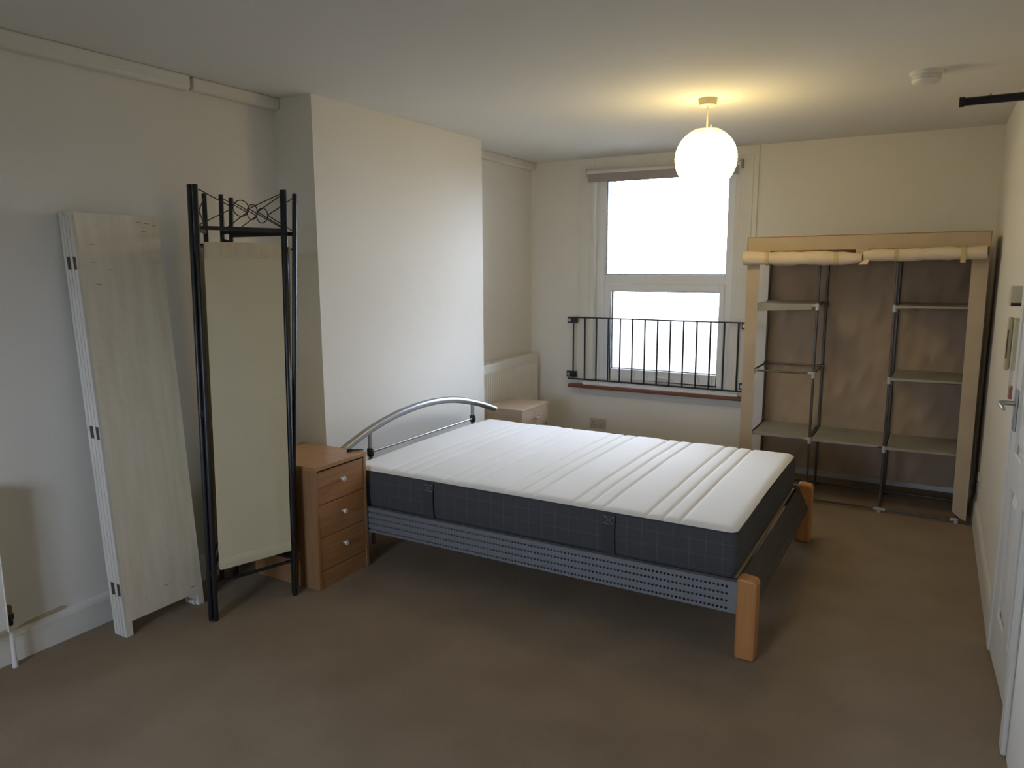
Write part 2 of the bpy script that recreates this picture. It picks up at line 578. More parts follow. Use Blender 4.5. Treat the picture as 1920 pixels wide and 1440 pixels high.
MB().tube([(-1.965, FY0 - .048, .657), (-1.90, FY0 - .052, .652), (-1.83, FY0 - .05, .648)], [.008, .008, .006], 8).build('handle_lever', PLASTW, hd, smooth=True)
# casing boards on the room side
b = MB().box(-2.690, WX0 + .004, YB - .016, YB, .56, H)
b.box(-2.66, -2.575, YB - .022, YB - .016, .56, 2.40)
b.build('casing', GLOSS, win, bevel=.004)
b = MB().box(WX1 - .004, -1.214, YB - .016, YB, .56, H)
b.box(-1.345, -1.25, YB - .022, YB - .016, .56, 2.40)
b.build('casing', GLOSS, win, bevel=.004)
MB().box(WX0 + .004, WX1 - .004, YB - .016, YB, WZ1, H).build('casing', GLOSS, win, bevel=.004)
# reveal lining
for x0, x1, z0, z1 in ((WX0, WX0 + .006, WZ0, WZ1), (WX1 - .006, WX1, WZ0, WZ1), (WX0, WX1, WZ1 - .006, WZ1)):
    MB().box(x0, x1, YB - .012, FY0, z0, z1).build('reveal', UPVC, win)
MB().box(-2.62, -1.29, YB - .045, FY0, .558, .582).build('sill_top', UPVC, win, bevel=.004)
MB().cbox(-2.75, -1.185, YB - .075, YB, .530, .558, .006).build('sill', SILL, win)
MB().box(-2.66, -1.2, YB - .012, YB, .47, .53).build('apron', GLOSS, win, bevel=.003)

w2 = thing('window_2', 'white framed window behind the viewer', None, ((RX0 + RX1) / 2, YN, RZ0), kind='structure')
b = MB()
for x0, x1, z0, z1 in ((RX0, RX0 + .07, RZ0, RZ1), (RX1 - .07, RX1, RZ0, RZ1), (RX0 + .07, RX1 - .07, RZ0, RZ0 + .07), (RX0 + .07, RX1 - .07, RZ1 - .07, RZ1), (-1.63, -1.57, RZ0 + .07, RZ1 - .07)):
    b.box(x0, x1, YN - .14, YN - .07, z0, z1)
b.build('frame', UPVC, w2)
for x0, x1 in ((RX0 + .07, -1.63), (-1.57, RX1 - .07)):
    MB().box(x0, x1, YN - .11, YN - .104, RZ0 + .07, RZ1 - .07).build('pane', GLASS, w2)

# ---- door, slightly ajar towards the room
dl = sqrt((3.417 - 2.745) ** 2 + .03 ** 2)
door = thing('door_1', 'white six-panel door standing almost shut', None, (0.299, 3.417, 0.008), kind='structure', rot=(0, 0, math.atan2(.03, 3.417 - 2.745)))
# local frame: -y runs from the latch edge to the hinges, +x into the thickness
DW, DH, DT = dl, 1.975, .04
st = .105
cols = [(-st - (DW - 3 * st) / 2, -st), (-DW + st, -DW + st + (DW - 3 * st) / 2)]
rows = [(.20, .72), (.86, 1.52), (1.62, 1.87)]
b = MB()
b.box(.012, DT, -DW, 0, 0, DH)
b.box(0, .012, -st, 0, 0, DH).box(0, .012, -DW, -DW + st, 0, DH).box(0, .012, cols[1][1], cols[0][0], 0, DH)
prev = 0
for z0, z1 in rows + [(DH, DH)]:
    for c0, c1 in cols:
        b.box(0, .012, c0, c1, prev, z0)
    prev = z1
b.build('leaf', DOORP, door, local=True, bevel=.004)
for c0, c1 in cols:
    for z0, z1 in rows:
        q = MB()
        o1, o2 = .012, .045
        q.hexa([(.0121, c0 + o1, z0 + o1), (.0121, c1 - o1, z0 + o1), (.0121, c1 - o1, z1 - o1), (.0121, c0 + o1, z1 - o1),
                (.003, c0 + o2, z0 + o2), (.003, c1 - o2, z0 + o2), (.003, c1 - o2, z1 - o2), (.003, c0 + o2, z1 - o2)])
        q.build('panel', DOORP, door, local=True)
hp = MB().cbox(-.009, 0, -.083, -.043, .935, 1.095, .003).build('handle_plate', STEEL, door, local=True)
MB().tube([(-.005, -.063, 1.042), (-.035, -.063, 1.042), (-.052, -.064, 1.042), (-.058, -.075, 1.042), (-.057, -.11, 1.040), (-.054, -.165, 1.034)],
          [.009, .009, .009, .0095, .009, .007], 10).build('handle_lever', STEEL, hp, local=True, smooth=True)
for o in (hp,):
    pass


def architrave(name, y0, y1, z0, z1, label):
    return struct(MB().box(XR - .016, XR, y0, y1, z0, z1).build(name, GLOSS, bevel=.005), label)


architrave('trim_5', DY1, 3.495, 0, 2.07, 'white door frame upright on the latch edge')
architrave('trim_6', 2.665, DY0, 0, 2.07, 'white door frame upright on the hinge edge')
architrave('trim_7', DY0, DY1, DZ, 2.07, 'white door frame head')

# ------------------------------------------------------------------ bed frame
BX0, BX1 = -2.70, -.52
bed = thing('bed_frame', 'double bed frame with arched grey tube headboard and perforated metal side rails', 'bed', (-1.6, 3.62, 0))


def perforated_rail(y, outward):
    """channel rail along x: perforated face at y, back web behind"""
    b = MB()
    x0, x1, z0, z1 = -2.665, -.604, .190, .318
    bm = b.bm
    rows = [.204, .236, .267, .297]
    pitch, r = .0172, .0056
    n = int((x1 - x0 - .05) / pitch)
    s0 = x0 + (x1 - x0 - n * pitch) / 2
    xs = [s0 + i * pitch for i in range(n + 1)]
    # z bands: hole rows are square cells of height ch
    ch = .0145
    zb = [z0]
    for zc in rows:
        zb += [zc - ch / 2, zc + ch / 2]
    zb.append(z1)

    def q(xa, xb, za, zc):
        v = [bm.verts.new((xa, y, za)), bm.verts.new((xb, y, za)), bm.verts.new((xb, y, zc)), bm.verts.new((xa, y, zc))]
        b.face(v)
    for k in range(len(zb) - 1):
        if k % 2 == 0:
            q(x0, x1, zb[k], zb[k + 1])
        else:
            q(x0, xs[0], zb[k], zb[k + 1])
            q(xs[-1], x1, zb[k], zb[k + 1])
            zc = (zb[k] + zb[k + 1]) / 2
            for i in range(n):
                xc = (xs[i] + xs[i + 1]) / 2
                outer = [(xs[i + 1], zc), (xs[i + 1], zb[k + 1]), (xc, zb[k + 1]), (xs[i], zb[k + 1]), (xs[i], zc), (xs[i], zb[k]), (xc, zb[k]), (xs[i + 1], zb[k])]
                ov = [bm.verts.new((p[0], y, p[1])) for p in outer]
                iv = [bm.verts.new((xc + r * cos(a * pi / 4), y, zc + r * sin(a * pi / 4))) for a in range(8)]
                bv = [bm.verts.new((xc + r * cos(a * pi / 4), y - outward * .003, zc + r * sin(a * pi / 4))) for a in range(8)]
                for a in range(8):
                    c = (a + 1) % 8
                    b.face([ov[a], ov[c], iv[c], iv[a]])
                    b.face([iv[a], iv[c], bv[c], bv[a]])
    # flanges and back web
    t = .028
    yy = sorted((y - outward * .0005, y - outward * t))
    b.box(x0, x1, yy[0], yy[1], z1, z1 + .003)
    b.box(x0, x1, yy[0], yy[1], z0 - .003, z0)
    y2 = sorted((y - outward * t, y - outward * (t - .003)))
    b.box(x0, x1, y2[0], y2[1], z0, z1)
    return b


perforated_rail(2.856, -1).build('side_rail', RAILM, bed)
perforated_rail(4.394, 1).build('side_rail', RAILM, bed)
# legs: chamfered beech blocks at the foot
for y0, y1 in ((2.848, 2.922), (4.328, 4.402)):
    x0, x1 = -.604, -.526
    prof = [(x0 + .006, 0), (x1 - .006, 0), (x1, .008), (x1, .322), (x1 - .008, .338), (x0 + .008, .344), (x0, .336), (x0, .008)]
    MB().prism(prof, lambda a, c: (a, y0, c), lambda a, c: (a, y1, c)).build('leg', BEECH, bed, bevel=.009)
# slanted ribbed foot rail
prof = [(-.600, .200)]
A0, A1 = Vector((-.598, .330)), Vector((-.541, .205))
prof.append((-.600, .326))
nr = 9
for i in range(nr + 1):
    p = A0.lerp(A1, i / nr)
    nrm = Vector((.91, .41))
    if i:
        g = A0.lerp(A1, (i - .25) / nr) - nrm * .002
        prof.append((g.x, g.y))
        prof.append((p.x, p.y))
    else:
        prof.append((p.x, p.y))
prof += [(-.543, .192), (-.592, .192)]
prof = [p for i, p in enumerate(prof)]
MB().prism(prof, lambda a, c: (a, 2.922, c), lambda a, c: (a, 4.328, c)).build('foot_rail', FOOTM, bed)
# head end: arched tube, two posts running down as legs, thin cross rod
pts = []
key = [(2.905, .606), (3.02, .643), (3.126, .672), (3.27, .702), (3.42, .722), (3.60, .733), (3.775, .728), (3.95, .708), (4.117, .672), (4.30, .620), (4.462, .563)]
for i in range(len(key) - 1):
    p0, p1, p2, p3 = key[max(i - 1, 0)], key[i], key[i + 1], key[min(i + 2, len(key) - 1)]
    for k in range(4):
        t = k / 4
        f = lambda a, b, c, d: .5 * (2 * b + (c - a) * t + (2 * a - 5 * b + 4 * c - d) * t * t + (3 * b - a - 3 * c + d) * t ** 3)
        pts.append((-2.715, f(p0[0], p1[0], p2[0], p3[0]), f(p0[1], p1[1], p2[1], p3[1])))
pts.append((-2.715, *key[-1]))
hb = MB().tube(pts, .0215, 16).build('headboard_arch', TUBE, bed, smooth=True)
MB().tube([(-2.715, 4.462, .563), (-2.715, 4.478, .558)], .0205, 16).build('end_cap', SLATW, hb, smooth=True)
MB().tube([(-2.715, 2.905, .606), (-2.715, 2.895, .602)], .0205, 16).build('end_cap', SLATW, hb, smooth=True)
for y, zt in ((3.112, .665), (4.178, .652)):
    p = MB().cyl((-2.715, y, 0), (-2.715, y, zt), .0125, 14).build('headboard_post', TUBE, bed, smooth=True)
    MB().lathe([(.016, -.024), (.020, -.016), (.020, .016), (.016, .024)], (-2.715, y, .541), 'z', 14).build('rod_connector', BLACK, p, smooth=True)
MB().cyl((-2.712, 3.125, .541), (-2.712, 4.165, .541), .0065, 10).build('cross_rod', TUBE, bed, smooth=True)
MB().box(-2.70, -2.675, 2.862, 4.388, .20, .315).build('head_rail', RAILM, bed)
for y0, y1 in ((2.886, 2.932), (4.318, 4.364)):
    MB().box(-2.665, -.606, y0, y1, .294, .3025).build('slat_ledge', BLACK, bed)
# slats across, carried on ledges inside the rails
for i in range(14):
    x = -.651 - i * .155
    MB().cbox(x - .03, x + .03, 2.93, 4.33, .303, .313, .003).build('slat', SLATW, bed)

# ------------------------------------------------------------------ mattress
MX0, MX1, MY0, MY1, MZ0 = -2.665, -.624, 2.892, 4.305, .3135
mt = thing('mattress', 'white quilted mattress with charcoal checked sides lying on the bed frame', 'mattress', (-1.64, 3.6, MZ0))
GR = []
for c in (-.932, -1.282, -1.636, -1.993, -2.342):
    GR += [c + .075, c, c - .075]
RC = .034


def clampc(x, y, inset=0.0):
    """pull points outside the rounded corners onto the corner arc"""
    for cx, sx in ((MX0 + RC, -1), (MX1 - RC, 1)):
        for cy, sy in ((MY0 + RC, -1), (MY1 - RC, 1)):
            dx, dy = (x - cx) * sx, (y - cy) * sy
            if dx > 0 and dy > 0:
                k = max(dx, dy)
                d = sqrt(dx * dx + dy * dy)
                if d > 1e-9:
                    s = k / d
                    x, y = cx + sx * dx * s, cy + sy * dy * s
    return x, y


def ease(n, lo, hi, fine):
    """parameter list denser near both ends"""
    out = []
    for i in range(n + 1):
        t = i / n
        out.append(lo + (hi - lo) * (t if not fine else (.5 - .5 * cos(pi * t)) * .5 + t * .5))
    return out


xs = sorted(set([round(v, 5) for v in ease(60, MX0, MX1, True)] + [round(g + d, 5) for g in GR for d in (-.022, -.013, -.007, -.003, 0, .003, .007, .013, .022)]))
ys = ease(54, MY0, MY1, True)
dips = [(-1.93, 3.62, .006, .07), (-2.0, 3.83, .005, .09), (-1.75, 3.5, .005, .10), (-2.25, 3.4, .004, .12)]


def ztop(x, y):
    d = min(x - MX0, MX1 - x, y - MY0, MY1 - y)
    R = .045
    edge = 0 if d > R else R * .42 * (1 - sqrt(max(0, 1 - ((R - d) / R) ** 2)))
    cr = .010 * (1 - ((y - 3.6) / .72) ** 2)
    z = .523 + cr - edge
    dxm = min(abs(x - g) for g in GR)
    near = sorted(abs(x - g) for g in GR)[0]
    fade = .35 + .65 * min(1, max(0, (x + 1.95) / .45))      # quilting flattened where people lie
    z -= .0080 * fade * exp(-(near / .0065) ** 2)
    # soft pillowing between groove lines
    z += .0030 * min(1, near / .05)
    # softer in the sleeping area towards the head
    for a, c, h, r in dips:
        z -= h * exp(-(((x - a) / r) ** 2 + ((y - c) / r) ** 2))
    z += .0016 * sin(9 * x + 4 * y) * sin(7 * y - 3 * x)
    return z


b = MB()
V = []
for x in xs:
    row = []
    for y in ys:
        cx, cy = clampc(x, y)
        row.append(b.bm.verts.new((cx, cy, ztop(x, y))))
    V.append(row)
for i in range(len(xs) - 1):
    for j in range(len(ys) - 1):
        b.face([V[i][j], V[i + 1][j], V[i + 1][j + 1], V[i][j + 1]])
b.build('top_cover', TICK, mt, smooth=True)


def perim(off, n=10):
    P = []
    for cx, cy, a0 in ((MX1 - RC, MY0 + RC, -pi / 2), (MX1 - RC, MY1 - RC, 0), (MX0 + RC, MY1 - RC, pi / 2), (MX0 + RC, MY0 + RC, pi)):
        for k in range(n + 1):
            a = a0 + k / n * pi / 2
            P.append((cx + (RC + off) * cos(a), cy + (RC + off) * sin(a)))
    out = []
    for i, p in enumerate(P):          # subdivide the straight runs
        q = P[(i + 1) % len(P)]
        L = math.dist(p, q)
        m = max(1, int(L / .05))
        out += [(p[0] + (q[0] - p[0]) * k / m, p[1] + (q[1] - p[1]) * k / m) for k in range(m)]
    return out


prof = [(-.022, 0.0), (-.006, .003), (.003, .024), (.009, .065), (.010, .11), (.008, .155), (.003, .186), (-.0005, .197)]
b = MB()
rings = []
for off, z in prof:
    rings.append([b.bm.verts.new((x, y, MZ0 + z + (.0025 * sin(6 * x) if .02 < z < .18 else 0))) for x, y in perim(off)])
n = len(rings[0])
for A, B in zip(rings, rings[1:]):
    for k in range(n):
        b.face([A[k], A[(k + 1) % n], B[(k + 1) % n], B[k]])
b.face(rings[0][::-1])
b.build('side_panel', SIDEF, mt, smooth=True)
P = perim(.0012)
MB().tube([(x, y, MZ0 + .195) for x, y in P], .0030, 6, closed=True).build('edge_piping', STRAPF, mt, smooth=True)
for xh in (-2.138, -1.167):
    f = lambda u, v, xh=xh: (xh - .028 + .056 * u, MY0 - .010 - .010 * sin(pi * min(1, max(0, v))) ** .6, MZ0 + .010 + .178 * v)
    hs = MB().slab(f, 2, 14, (0, -.003, 0)).build('carry_handle', STRAPF, mt, smooth=True)
    s = MB()
    for a, c in (((xh - .024, .152), (xh + .024, .182)), ((xh - .024, .182), (xh + .024, .152)), ((xh - .024, .182), (xh + .024, .182)), ((xh - .024, .152), (xh + .024, .152))):
        s.bar((a[0], MY0 - .0225 + .005 * (a[1] > .17), MZ0 + a[1]), (c[0], MY0 - .0225 + .005 * (c[1] > .17), MZ0 + c[1]), .0014, .0014)
    s.build('stitching', THREAD, hs)

# ------------------------------------------------------------------ oak chest beside the bed
CX0, CX1, CY0, CY1, CH = -2.975, -2.522, 2.484, 2.850, .625
ch = thing('bedside_chest', 'oak effect three-drawer chest between the black screen and the bed', 'chest', (-2.75, 2.68, 0))
MB().cbox(CX0, CX1 + .006, CY0 - .003, CY1 + .003, CH - .02, CH, .002).build('top_panel', OAKT, ch)
for y0, y1 in ((CY0, CY0 + .018), (CY1 - .018, CY1)):
    MB().cbox(CX0, CX1 + .001, y0, y1, 0, CH - .0205, .0015).build('side_panel', OAKS, ch)
MB().box(CX0, CX0 + .006, CY0 + .018, CY1 - .018, .0, CH - .02).build('back_panel', OAKS, ch)
MB().box(CX1 - .018, CX1 - .004, CY0 + .0185, CY1 - .0185, 0, .090).build('plinth', OAK, ch, bevel=.001)
for i in range(3):
    z0 = .094 + i * .1685
    d = MB().cbox(CX1 - .02, CX1 - .002, CY0 + .0205, CY1 - .0205, z0, z0 + .1645, .0018).build('drawer', OAK, ch)
    yk, zk = (CY0 + CY1) / 2, z0 + .098
    MB().lathe([(.0055, 0), (.0055, .012), (.0115, .016), (.0125, .022), (.010, .026), (0, .027)], (CX1 - .002, yk, zk), 'x', 16).build('knob', KNOB, d, smooth=True)
# thin stick with a black head lying on the chest
bs = thing('cosmetic_brush', 'small black-headed brush lying on the oak chest', 'brush', (-2.58, 2.83, CH))
MB().tube([(-2.602, 2.798, CH + .009), (-2.590, 2.812, CH + .009), (-2.584, 2.820, CH + .0085)], [.009, .009, .007], 10).build('brush_head', BLACK, bs, smooth=True)
MB().tube([(-2.584, 2.820, CH + .0075), (-2.562, 2.848, CH + .006), (-2.548, 2.866, CH + .004)], [.006, .0045, .003], 8).build('brush_handle', mat('dark_stick', (.06, .04, .035), .3), bs, smooth=True)

# ------------------------------------------------------------------ pale bedside table beyond the bed
NX0, NX1, NY0, NY1, NH = -3.0, -2.652, 4.768, 5.205, .5
ns = thing('bedside_table', 'pale wood bedside table with one drawer in front of the radiator', 'bedside table', (-2.83, 4.98, 0))
MB().cbox(NX0, NX1 + .004, NY0 - .003, NY1 + .003, NH - .016, NH, .0015).build('top_panel', PALE, ns)
for y0, y1 in ((NY0, NY0 + .016), (NY1 - .016, NY1)):
    MB().cbox(NX0, NX1, y0, y1, 0, NH - .0165, .001).build('side_panel', PALE, ns)
MB().box(NX0, NX0 + .006, NY0 + .016, NY1 - .016, .05, NH - .016).build('back_panel', PALE, ns)
MB().box(NX0 + .006, NX1 - .01, NY0 + .016, NY1 - .016, .318, .332).build('shelf', PALE, ns)
MB().box(NX0 + .006, NX1 - .01, NY0 + .016, NY1 - .016, .06, .076).build('shelf', PALE, ns)
MB().box(NX1 - .03, NX1 - .016, NY0 + .016, NY1 - .016, 0, .06).build('plinth', PALE, ns)
d = MB().cbox(NX1 - .016, NX1, NY0 + .018, NY1 - .018, .336, NH - .019, .0015).build('drawer', PALE, ns)
yc = (NY0 + NY1) / 2
MB().tube([(NX1 - .001, yc - .05, .412), (NX1 + .018, yc - .046, .412), (NX1 + .027, yc - .02, .412), (NX1 + .028, yc, .412), (NX1 + .027, yc + .02, .412),
           (NX1 + .018, yc + .046, .412), (NX1 - .001, yc + .05, .412)], .0055, 8).build('handle', CHROME, d, smooth=True)


# ------------------------------------------------------------------ radiators on the left wall
def radiator(label, y0, y1, z0, z1, valve_y, valve_z):
    r = thing('radiator', label, 'radiator', (XL, (y0 + y1) / 2, z0))
    xb, xf = XL + .03, XL + .098
    # fluted front panel
    b = MB()
    n = int((y1 - y0 - .05) / .0333)
    p = (y1 - y0 - .05) / n
    ylist = [(y0, .0), (y0 + .02, .0)]
    for i in range(n):
        a = y0 + .025 + i * p
        ylist += [(a + .05 * p, 0), (a + .30 * p, -.009), (a + .55 * p, -.009), (a + .8 * p, 0)]
    ylist += [(y1 - .02, 0), (y1, 0)]
    zs = [(z0, -.012), (z0 + .02, 0), (z0 + .035, 0), (z0 + .05, 1), (z1 - .085, 1), (z1 - .07, 0), (z1 - .03, 0)]
    V = []
    for (yy, dd) in ylist:
        V.append([b.bm.verts.new((xf + (dd if k == 1 else (k if k < 0 else 0)), yy, zz)) for zz, k in zs])
    for i in range(len(V) - 1):
        for j in range(len(zs) - 1):
            b.face([V[i][j], V[i + 1][j], V[i + 1][j + 1], V[i][j + 1]])
    b.build('front_panel', RADW, r, smooth=False)
    MB().box(xb, xb + .008, y0 + .01, y1 - .01, z0, z1 - .03).build('back_panel', RADW, r)
    for a, c in ((y0 - .004, y0), (y1, y1 + .004)):
        MB().cbox(xb, xf + .004, a, c, z0 + .005, z1, .0015).build('end_cap', RADW, r)
    g = MB()
    g.box(xf - .006, xf + .004, y0, y1, z1 - .035, z1)
    g.box(xb, xb + .010, y0, y1, z1 - .035, z1)
    k = int((y1 - y0) / .05)
    for i in range(k + 1):
        yy = y0 + (y1 - y0) * i / k
        g.box(xb + .010, xf - .006, yy - .012, yy + .012, z1 - .006, z1 - .002)
    g.build('top_grille', RADW, r)
    for yy in (y0 + .12, y1 - .12):
        MB().box(XL + .0005, xb, yy - .02, yy + .02, z0 + .05, z1 - .08).build('wall_bracket', RADW, r)
    if valve_y:
        xv = XL + .06
        v = MB().lathe([(.0105, 0), (.0105, .02), (.015, .024), (.015, .042), (.0125, .046)], (xv, valve_y, valve_z - .045), 'z', 14).build('valve', BLACK, r, smooth=True)
        MB().lathe([(.011, 0), (.011, .03), (.008, .036)], (xv, valve_y, valve_z), 'z', 12).build('valve_spindle', RUST, v, smooth=True)
        MB().cyl((xv, y1 + .003, valve_z - .01), (xv, valve_y, valve_z - .01), .008, 10).build('valve_union', RUST, v, smooth=True)
        MB().cyl((xv, valve_y, 0), (xv, valve_y, valve_z - .045), .0085, 10).build('supply_pipe', RADW, r, smooth=True)
        MB().lathe([(.0105, 0), (.0105, .028), (.009, .03)], (xv, valve_y, 0.0), 'z', 12).build('pipe_collar', PLASTW, r, smooth=True)
    return r


radiator('long white radiator in the alcove behind the pale bedside table', 4.65, 5.765, .20, .808, None, None)
radiator('white radiator corner at the lower edge of the screens wall with black valve', .55, 1.345, .165, .75, 1.372, .225)

# ------------------------------------------------------------------ whitewashed folding screen, folded flat and leaning
ws = thing('folding_screen', 'whitewashed woven folding screen folded flat and leaning on the wall', 'screen', (-2.96, 1.93, 0))
WT = .0222
lean = Vector((-.139, .012, 1.80)) / 1.80
SCH = 1.803


def wp(s, z, n):
    base = Vector((-3.003 + n, 1.732 + s, 0))
    return base + lean * z


for k in range(4):
    n0, n1 = k * WT + .0018, (k + 1) * WT - .0018
    w = .392 if k == 3 else .386
    zt = SCH - (.0, .012, .004, 0)[k]
    pn = sub('panel', ws)
    for s0, s1, far in ((0, .034, 0), (w - .034, w, 1)):
        poly = [(s0, 0), (s1, 0), (s1, zt), (s0, zt)]
        MB().prism(poly, lambda s, z: wp(s, z, n0), lambda s, z: wp(s, z, n1)).build('stile', WASH, pn, bevel=.002)
    # shaped feet braces, rails, woven field
    for z0, z1 in ((.062, .10), (zt - .035, zt)):
        MB().prism([(.034, z0), (w - .034, z0), (w - .034, z1), (.034, z1)], lambda s, z: wp(s, z, n0 + .001), lambda s, z: wp(s, z, n1 - .001)).build('rail', WASH, pn)
    MB().prism([(w - .08, .062), (w - .034, .02), (w - .034, .062)], lambda s, z: wp(s, z, n0 + .002), lambda s, z: wp(s, z, n1 - .002)).build('foot_brace', WASH, pn)
    if k == 3:
        # face: woven strips, one visible band of strands at a time
        nb = 58
        hb_ = (zt - .066) / nb
        b = MB()
        for i in range(nb):
            za = .064 + i * hb_
            def f(u, v, za=za, i=i):
                s = .012 + (w - .014) * u
                return wp(s, za + hb_ * v, n1 + .0012 + .0005 * sin(pi * v) + .0005 * sin(pi * v) * sin(s * 2 * pi / .055 + (i % 2) * pi))
            b.grid(f, 28, 4)
        tag(b.build('woven_field', WEAVE, pn, smooth=True), None, None, None, 'stuff')
        for s, z, L in ((.28, 1.775, .018), (.315, 1.770, .024), (.355, 1.762, .016), (.05, 1.675, .03), (.06, 1.60, .02), (.34, 1.60, .03), (.30, 1.735, .022), (.13, 1.57, .016),
                        (.20, .16, .02), (.33, .10, .02), (.07, 1.51, .02), (.26, .26, .005), (.10, .14, .01)):
            p0, p1 = wp(s, z, n1 + .0042), wp(s + L, z - .002, n1 + .0042)
            MB().bar(p0, p1, .0012, .0019).build('gap_in_weave', DARKW, pn)
    else:
        MB().prism([(.034, .10), (w - .034, .10), (w - .034, zt - .035), (.034, zt - .035)], lambda s, z: wp(s, z, n0 + .006), lambda s, z: wp(s, z, n1 - .006)).build('woven_field', WEAVE, pn)
for zc in (1.597, .895, .213):
    for n0, n1 in ((.024, .043), (.0665, .0855)):
        b = MB()
        c = [wp(-.0015, zc - .026, n0), wp(-.0015, zc - .026, n1), wp(.001, zc - .026, n1), wp(.001, zc - .026, n0),
             wp(-.0015, zc + .026, n0), wp(-.0015, zc + .026, n1), wp(.001, zc + .026, n1), wp(.001, zc + .026, n0)]
        b.hexa(c)
        b.tube([wp(-.003, zc - .026, (n0 + n1) / 2), wp(-.003, zc + .026, (n0 + n1) / 2)], .003, 8)
        b.build('hinge', mat('tarnished_hinge', (.16, .145, .11), .5, .6), ws)

# ------------------------------------------------------------------ black metal folding screen with canvas
bsn = thing('folding_screen', 'black metal folding screen with cream canvas panels standing before the oak chest', 'screen', (-2.8, 2.25, 0))
BH = 1.92


def screen_panel(a, c, lean_, nsign, zs=1.0):
    a, c = Vector((*a, 0)), Vector((*c, 0))
    w = (c - a).length
    u = (c - a).normalized()
    nv = Vector((u.y, -u.x, 0)) * nsign
    ln = Vector((*lean_, 0))

    def P(s, z, n=0.0):
        return a + u * s + nv * n + Vector((0, 0, z * zs)) + ln * (z / BH)
    pn = sub('panel', bsn)
    for s in (0, w):
        MB().tube([P(s, 0), P(s, BH - .004), P(s, BH)], [.0112, .0112, .0095], 12).build('post', BLACK, pn, smooth=True)
    for z, hh in ((1.742, .016), (.178, .012)):
        MB().bar(P(.01, z), P(w - .01, z), .012, hh).build('rail', BLACK, pn)
    for z in (1.672, .243):
        MB().cyl(P(.008, z), P(w - .008, z), .005, 8).build('canvas_rod', BLACK, pn)
    rc, rz, rr = w / 2, 1.830, .034
    MB().tube([P(rc + rr * cos(t * pi / 14), rz + rr * sin(t * pi / 14)) for t in range(28)], .0024, 6, closed=True).build('ring', BLACK, pn, smooth=True)
    for s0, sg in ((.012, -1), (w - .012, 1)):
        for z in (1.900, 1.755):
            MB().cyl(P(s0, z), P(rc + sg * rr, rz), .0024, 6).build('brace_wire', BLACK, pn)
    e0, e1 = .022, w - .016

    def cv(uu, v):
        s = e0 + (e1 - e0) * uu
        z = .238 + (1.682 - .238) * v
        sag = .004 * sin(pi * uu) * sin(pi * v) + .0015 * sin(uu * 17 + v * 3) * (1 - v) + .0012 * sin(uu * 9 + 5 * v)
        return P(s, z, .006 + sag)
    cvs = MB().slab(cv, 14, 30, tuple(nv * .002)).build('canvas', CANVAS, pn, smooth=True)

    def hm(z0, z1):
        def f(uu, v):
            s = e0 + .004 + (e1 - e0 - .006) * uu
            return P(s, z0 + (z1 - z0) * v, .0088 + .0012 * sin(uu * 46) * (1 if z0 > 1 else .4) + .003 * sin(pi * v))
        return f
    MB().slab(hm(1.618, 1.684), 24, 5, tuple(nv * .0015)).build('hem', HEM, cvs, smooth=True)
    MB().slab(hm(.234, .285), 24, 4, tuple(nv * .0015)).build('hem', CANVAS, cvs, smooth=True)
    return P, w


LA = (.013, .038)
PD = screen_panel((-3.030, 2.318), (-2.738, 2.022), LA, 1)
PA = screen_panel((-2.714, 2.030), (-2.598, 2.394), LA, 1)
PC = screen_panel((-2.626, 2.414), (-3.035, 2.404), (.052, .02), -1)
PB = screen_panel((-3.060, 2.430), (-2.668, 2.454), (.134, .004), 1, .991)
for (pa, sa), (pb, sb) in (((PD, PD[1]), (PA, 0)), ((PA, PA[1]), (PC, 0)), ((PC, PC[1]), (PB, 0))):
    for z in (1.70, .95, .22):
        MB().bar(pa[0](sa, z), pb[0](sb, z), .010, .03).build('hinge', BLACK, bsn)

# ------------------------------------------------------------------ window guard
wg = thing('window_guard', 'dark metal barred safety gate fixed across the lower window', 'window guard', (-2.0, YB - .06, .6))
GY = YB - .05
GX0, GX1, GZ0, GZ1 = -2.755, -1.24, .604, 1.140
MB().bar((GX0, GY, GZ1), (GX1, GY, GZ1), .010, .011).build('top_rail', GATEM, wg)
MB().bar((GX0, GY, GZ0), (GX1, GY, GZ0), .010, .013).build('bottom_rail', GATEM, wg)
nb = 14
gstep = (-1.315 - (-2.718)) / 13
for i in range(nb):
    x = -2.706 + i * gstep
    MB().cyl((x, GY, GZ0), (x, GY, GZ1), .0072, 8).build('bar', GATEM, wg, smooth=True)
for x, z in ((-2.722, GZ1 - .022), (-2.727, GZ0 + .042), (GX1, GZ1 - .022), (GX1, GZ0 + .042)):
    k = MB().cbox(x - .04, x + .055, GY - .008, GY + .008, z - .026, z + .026, .003)
    k.box(x - .03, x + .03, GY + .008, YB, z - .015, z + .015)
    k = k.build('wall_bracket', GATEM, wg)
    MB().lathe([(.015, 0), (.015, .004), (.009, .009), (0, .010)][::1], (x - .017, GY - .0165, z), 'y', 12).build('bolt', STEEL, k, smooth=True)

# ------------------------------------------------------------------ roller blind
rb = thing('roller_blind', 'white roller blind rolled up at the window top', 'blind', (-1.97, YB - .05, 2.33))
RY = YB - .048
z0b, z1b = 2.338, 2.325
MB().cyl((-2.585, RY, z0b), (-1.335, RY, z1b), .030, 20).build('fabric_roll', BLINDF, rb, smooth=True)
f = lambda u, v: (-2.575 + 1.225 * u, RY - .030, (2.262 + .068 * v) * (1 - u) + (2.252 + .068 * v) * u)
MB().slab(f, 2, 2, (0, .004, 0)).build('hem_bar', BLINDB, rb)
for x, z in ((-2.598, z0b), (-1.328, z1b)):
    MB().box(x - .004, x + .004, RY - .028, YB - .02, z - .03, z + .035).build('bracket', BLINDB if x > -2 else PLASTW, rb)

